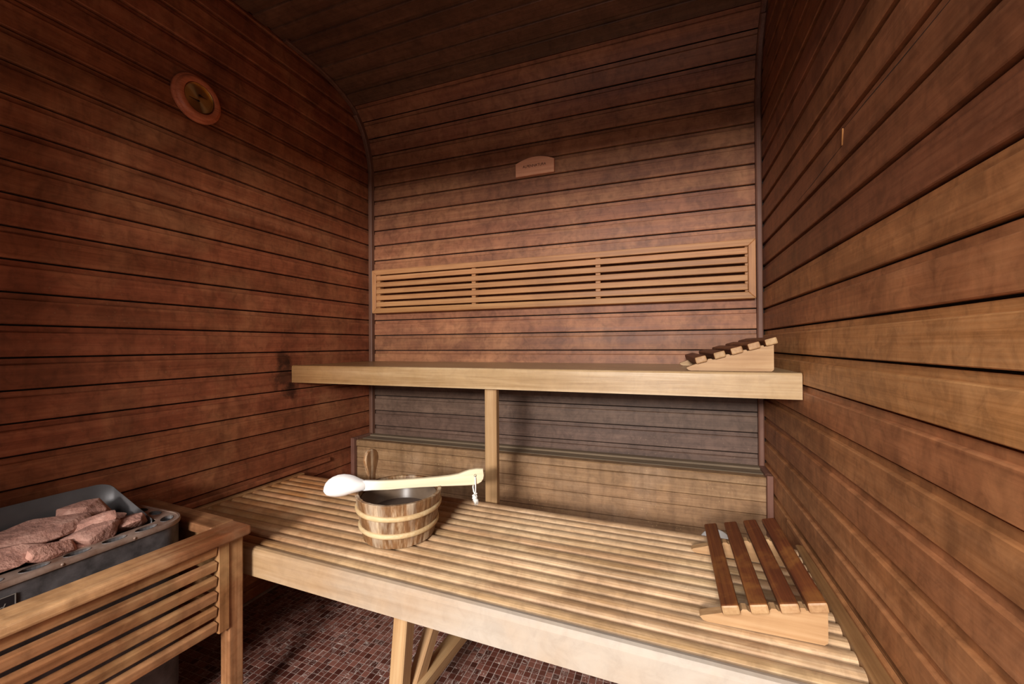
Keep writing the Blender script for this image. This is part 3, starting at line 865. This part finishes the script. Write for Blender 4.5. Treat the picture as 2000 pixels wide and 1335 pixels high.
for zf in (0.70, 0.30):
    z = BHt * zf; r = RB + (RT - RB) * zf
    prof = []
    for k in range(11):
        q = math.pi * k / 10 - math.pi / 2
        prof.append((z + 0.0072 * math.sin(q), r + 0.0005 + 0.0062 * max(0.0, math.cos(q)) ** 0.7))
    prof.append((z + .0072, r - 0.001)); prof.insert(0, (z - .0072, r - 0.001))
    link('hoop', ovalize(lathe('hoop', prof, 72, True, 'z')), wood('hoop', 'x'), bk)
link('liner', ovalize(shade_auto(lathe('liner', [(0.012, 0.0005), (0.012, RB - 0.016), (BHt - 0.016, RT - 0.0155), (BHt - 0.016, RT - 0.0175), (0.02, RB - 0.02)], 64, True, 'z'))), M_liner, bk)
link('water', ovalize(lathe('water', [(0.062, 0.0003), (0.062, RB - 0.004)], 64, False, 'z')), M_water, bk)
hp = []
prof_h = [(-0.012, 0.012), (-0.006, 0.0145), (0.008, 0.0125), (0.022, 0.0130), (0.038, 0.0175), (0.052, 0.0225), (0.064, 0.0245), (0.075, 0.0225), (0.083, 0.0165), (0.0875, 0.0085), (0.0885, 0.0)]
prof_h = [(z * 1.22, w_ * 1.10) for z, w_ in prof_h]
pts = [(w_, z) for z, w_ in prof_h] + [(-w_, z) for z, w_ in reversed(prof_h[:-1])]
me = prism('handle', pts, 0.013, 'x')
bm = bmesh.new(); bm.from_mesh(me)
bmesh.ops.bevel(bm, geom=[e for e in bm.edges if abs((e.verts[0].co - e.verts[1].co).x) < 1e-6], offset=0.0025, segments=2, affect='EDGES', profile=.5)
bm.to_mesh(me); bm.free()
link('handle', me, wood('stave', 'z'), bk, ((RT - 0.0068) * math.cos(HAND), (RT - 0.0068) * math.sin(HAND), BHt + 0.0005), (0, 0, HAND))

# ------------------------------------------------------------------ ladle lying across the bucket
va = Vector((0.81022, 0.58612, 0)); vn = Vector((-0.58612, 0.81022, 0))
LZ = BT + 0.0005
ld = empty('sauna_ladle', (BX, BY, LZ), math.atan2(va.y, va.x))
tag(ld, 'pale wooden ladle lying across the bucket with its white bowl to the left', 'ladle')
dz = -0.5825                    # traced heights -> above the bucket rim
top = [(-0.125, 0.6150), (-0.10, 0.6170), (-0.08, 0.6150), (-0.059, 0.613), (-0.02, 0.611), (0.03, 0.6098), (0.073, 0.609), (0.12, 0.6092), (0.156, 0.610), (0.184, 0.6125), (0.203, 0.618), (0.219, 0.6225), (0.242, 0.6245), (0.264, 0.6225)]
bot = [(0.2668, 0.602), (0.2645, 0.590), (0.258, 0.581), (0.247, 0.5755), (0.232, 0.573), (0.213, 0.5735), (0.128, 0.5825 - .004), (0.06, 0.5825 - .001), (0.019, 0.5825), (-0.033, 0.5828), (-0.08, 0.5862), (-0.10, 0.5865), (-0.125, 0.590)]
poly = [(a, z + dz) for a, z in top + bot]
me = prism('handle', poly, 0.017, 'y')
bm = bmesh.new(); bm.from_mesh(me)
bmesh.ops.bevel(bm, geom=[e for e in bm.edges if abs((e.verts[0].co - e.verts[1].co).y) < 1e-6], offset=0.004, segments=3, affect='EDGES', profile=.5)
bm.to_mesh(me); bm.free()
link('handle', shade_auto(me, 30), wood('ladle', 'x'), ld)
# bowl: shell, convex side towards the camera, open side away
outl = [(-0.2185, 0.594), (-0.2165, 0.606), (-0.212, 0.617), (-0.203, 0.627), (-0.192, 0.634), (-0.177, 0.639), (-0.160, 0.640), (-0.144, 0.637), (-0.130, 0.632), (-0.116, 0.6235), (-0.102, 0.6165), (-0.087, 0.6115),
        (-0.083, 0.601), (-0.087, 0.590), (-0.102, 0.5875), (-0.116, 0.5850), (-0.125, 0.584), (-0.140, 0.5805), (-0.155, 0.577), (-0.170, 0.5755), (-0.185, 0.576), (-0.200, 0.579), (-0.212, 0.584)]
cx, cz = -0.168, 0.607
n = len(outl); vs, fs = [(cx, -0.030, cz + dz)], []
R = 9
for j in range(1, R + 1):
    r = j / R
    for a, z in outl:
        x = cx + (a - cx) * r
        full = 0.004 - 0.034 * math.sqrt(max(0.0, 1 - r ** 2.2))
        k = min(1.0, max(0.0, (x + 0.13) / 0.05))          # flattens into the handle face
        q_ = min(1.0, max(0.0, (x + 0.112) / 0.022)); edge = -0.0095 + 0.0085 * q_ * q_ * (3 - 2 * q_)
        if r > 0.99: edge = max(edge, 0.002)
        vs.append((x, full * (1 - k) + edge * k, cz + (z - cz) * r + dz))
m_ = len(vs)
for x, y, z in list(vs):                                   # hollow side, away from the camera
    vs.append((x, min(y + 0.0045, 0.0055) if y < 0.003 else 0.0045, z))
for base, flip in ((0, False), (m_, True)):
    for k in range(n): fs.append((base, base + 1 + k, base + 1 + (k + 1) % n))
    for j in range(R - 1):
        for k in range(n):
            l = (k + 1) % n; fs.append((base + 1 + j * n + k, base + 1 + j * n + l, base + 1 + (j + 1) * n + l, base + 1 + (j + 1) * n + k))
e_ = 1 + (R - 1) * n
for k in range(n):
    l = (k + 1) % n; fs.append((e_ + k, e_ + l, m_ + e_ + l, m_ + e_ + k))
o = link('bowl', mesh('bowl', vs, fs, True), wood('ladle', 'x'), ld)
# cord with knot and tassel
hx_, hz_ = 0.237, 0.604 + dz
cd_ = link('cord', tube('cord', [(hx_, -0.0095, hz_), (hx_ - 0.001, -0.0125, hz_ - 0.006), (hx_, -0.013, hz_ - 0.03), (hx_ + 0.0005, -0.011, hz_ - 0.052), (hx_ - .002, -0.010, hz_ - 0.058),
      (hx_ - 0.005, -0.008, hz_ - 0.052), (hx_ - 0.006, 0.0, hz_ - 0.040), (hx_ - 0.003, 0.0105, hz_ - 0.028), (hx_, 0.0125, hz_ - 0.006), (hx_, 0.0095, hz_ + 0.001)], 0.0023, 8), M_cord, ld)
link('hole_rim', tube('hole_rim', [(hx_ + 0.004 * math.cos(t), -0.0087, hz_ + 0.004 * math.sin(t)) for t in [2 * math.pi * k / 16 for k in range(16)]], 0.0006, 6, True), M_black, ld)
kz = hz_ - 0.060
link('knot', tube('knot', [(hx_ - 0.002 + 0.0058 * math.cos(t) , -0.009 + 0.0045 * math.sin(t), kz + 0.003 * math.sin(2 * t) - 0.0012 * t) for t in [4 * math.pi * k / 28 for k in range(29)]], 0.0032, 8), M_cord, ld)
rg = random.Random(5)
vs_all = []
for k in range(22):
    a = rg.uniform(0, 2 * math.pi); q = rg.uniform(0.2, 1.0); L = rg.uniform(0.018, 0.026)
    b0 = Vector((hx_ - 0.002 + 0.003 * math.cos(a), -0.009 + 0.003 * math.sin(a), kz - 0.010))
    e0 = Vector((hx_ + 0.001 + 0.0085 * q * math.cos(a) + rg.uniform(-.002, .004), -0.009 + 0.006 * q * math.sin(a), kz - 0.010 - L))
    mid = (b0 + e0) / 2 + Vector((0.003 * math.cos(a), 0.002 * math.sin(a), 0.002))
    vs_all.append([b0, mid, e0])
bm = bmesh.new()
for tr in vs_all:
    m_ = tube('t', tr, [0.0015, 0.0016, 0.0007], 5); bm.from_mesh(m_)
me = bpy.data.meshes.new('tassel'); bm.to_mesh(me); bm.free()
link('tassel', me, M_cord, ld)

# ------------------------------------------------------------------ headrests
def slat_two_tone(name, w, L, h):
    me = box(name, w, L, h, 0.0045, 2)
    for m in (wood('dark', 'y'), wood('runner', 'y')): me.materials.append(m)
    for p in me.polygons:
        p.material_index = 1 if abs(p.normal.y) > 0.6 else 0
    return me
def runner_profile(L, h0, h1, xs):
    pts = [(0.0, 0.008), (0.006, 0.002), (0.014, 0.0), (L - 0.006, 0.0), (L - 0.001, 0.004), (L, 0.010), (L, h1 + 0.001)]
    ln = lambda x: 0.025 + (h1 - 0.023) * (x - 0.045) / (L - 0.045)
    top = []
    for i, x in enumerate(xs):
        top += [(x - 0.0165, ln(x - 0.0165)), (x + 0.0165, ln(x + 0.0165))]
        if i < len(xs) - 1:
            m = (x + xs[i + 1]) / 2; top += [(m - 0.004, ln(m) + 0.005), (m + 0.004, ln(m) + 0.006)]
    top = [p for p in top if p[0] < L - 0.002]
    lo = top[0]
    return pts + top[::-1] + [(lo[0] - 0.008, max(0.012, lo[1] - 0.003)), (0.004, 0.011)]
def headrest(loc, rz, L, slats, sl_y0, sl_y1, run_ys, h1, label, pad):
    root = empty('wooden_headrest', loc, rz)
    tag(root, label, 'headrest', 'slatted headrests')
    me = prism('runner', runner_profile(L, 0.017, h1, [x for x, z in slats]), 0.022, 'y')
    for y in run_ys: link('runner', me, wood('runner', 'x'), root, (0, y, 0))
    sm_ = slat_two_tone('slat', 0.034, sl_y1 - sl_y0, 0.0215)
    tilt = -math.atan2(h1 - 0.023, L - 0.045)
    for x, z in slats:
        o = link('slat', sm_, None, root, (x, (sl_y0 + sl_y1) / 2, z)); o.rotation_euler = (0, tilt, random.uniform(-.006, .006))
    return root
L1 = 0.222; h1 = 0.066
def slat_z(x, L, hh): return 0.023 + (hh - 0.023) * (x - 0.045) / (L - 0.045) + 0.0130
sl = [(x, slat_z(x, L1, h1) ) for x in (0.057, 0.108, 0.158, 0.204)]
headrest((1.646, 0.958, LBZ + 0.0005), math.radians(0.3), L1, sl, -0.024, 0.385, (0.0, 0.30), h1,
         'dark four-slat headrest lying on the lower bench near the right wall', 0)
sl = [(x, slat_z(x, 0.243, 0.0795)) for x in (0.042, 0.094, 0.142, 0.189, 0.234)]
headrest((1.642, 1.443, UBZ + 0.0005), math.radians(2.2), 0.243, sl, -0.022, 0.375, (0.0, 0.32), 0.0795,
         'five-slat headrest on the right end of the upper bench', 0)

# ------------------------------------------------------------------ round vent on the lower back panel
vt = empty('air_vent', (1.755, LEDGE_Y - 0.0005, 0.251))
tag(vt, 'white round air vent on the lower back panel, mostly hidden behind the headrest', 'vent')
o = link('plate', shade_auto(lathe('plate', [(0.0, 0.001), (0.0, 0.058), (0.004, 0.058), (0.010, 0.050), (0.012, 0.04), (0.012, 0.001)], 40)), M_white, vt, (0, 0, 0), (0, 0, -math.pi / 2))
o = link('cap', shade_auto(lathe('cap', [(0.012, 0.036), (0.020, 0.034), (0.022, 0.001)], 32)), M_white, vt, (0, 0, 0), (0, 0, -math.pi / 2))

# splinter and crack in one board of the right wall
for c in wr.children:
    zc = c.location.z + Rc.z
    if zc < 1.47 < zc + P:
        link('splinter', mesh('splinter', [(-0.002, -0.004, 0.017), (-0.002, 0.001, 0.018), (-0.002, 0.004, -0.017), (-0.002, 0.0, -0.016), (0.001, -0.003, 0.017), (0.001, 0.004, -0.017)],
             [(0, 1, 2, 3), (0, 3, 5, 4), (1, 2, 5, 4), (0, 1, 4), (3, 2, 5)]), wood('rlight', 'z'), c, Vector((W, 1.097, 1.476)) - Rc - c.location)
        for pts_ in ([(1.44, 1.4445), (1.30, 1.4475), (1.18, 1.4560), (1.103, 1.4595)], [(1.094, 1.492), (0.98, 1.4915), (0.86, 1.489), (0.70, 1.4885)]):
            vv = []
            for i_, (y_, z_) in enumerate(pts_):
                w_ = 0.0002 if i_ in (0, len(pts_) - 1) else 0.0008
                vv += [(-0.0004, y_, z_ - w_), (-0.0004, y_, z_ + w_), (0.001, y_, z_ - w_), (0.001, y_, z_ + w_)]
            ff = []
            for i_ in range(len(pts_) - 1):
                a_ = 4 * i_
                ff += [(a_, a_ + 1, a_ + 5, a_ + 4), (a_ + 1, a_ + 3, a_ + 7, a_ + 5), (a_, a_ + 4, a_ + 6, a_ + 2)]
            link('crack', mesh('crack', vv, ff), M_back, c, Vector((W, 0, 0)) - Rc - c.location)
        break
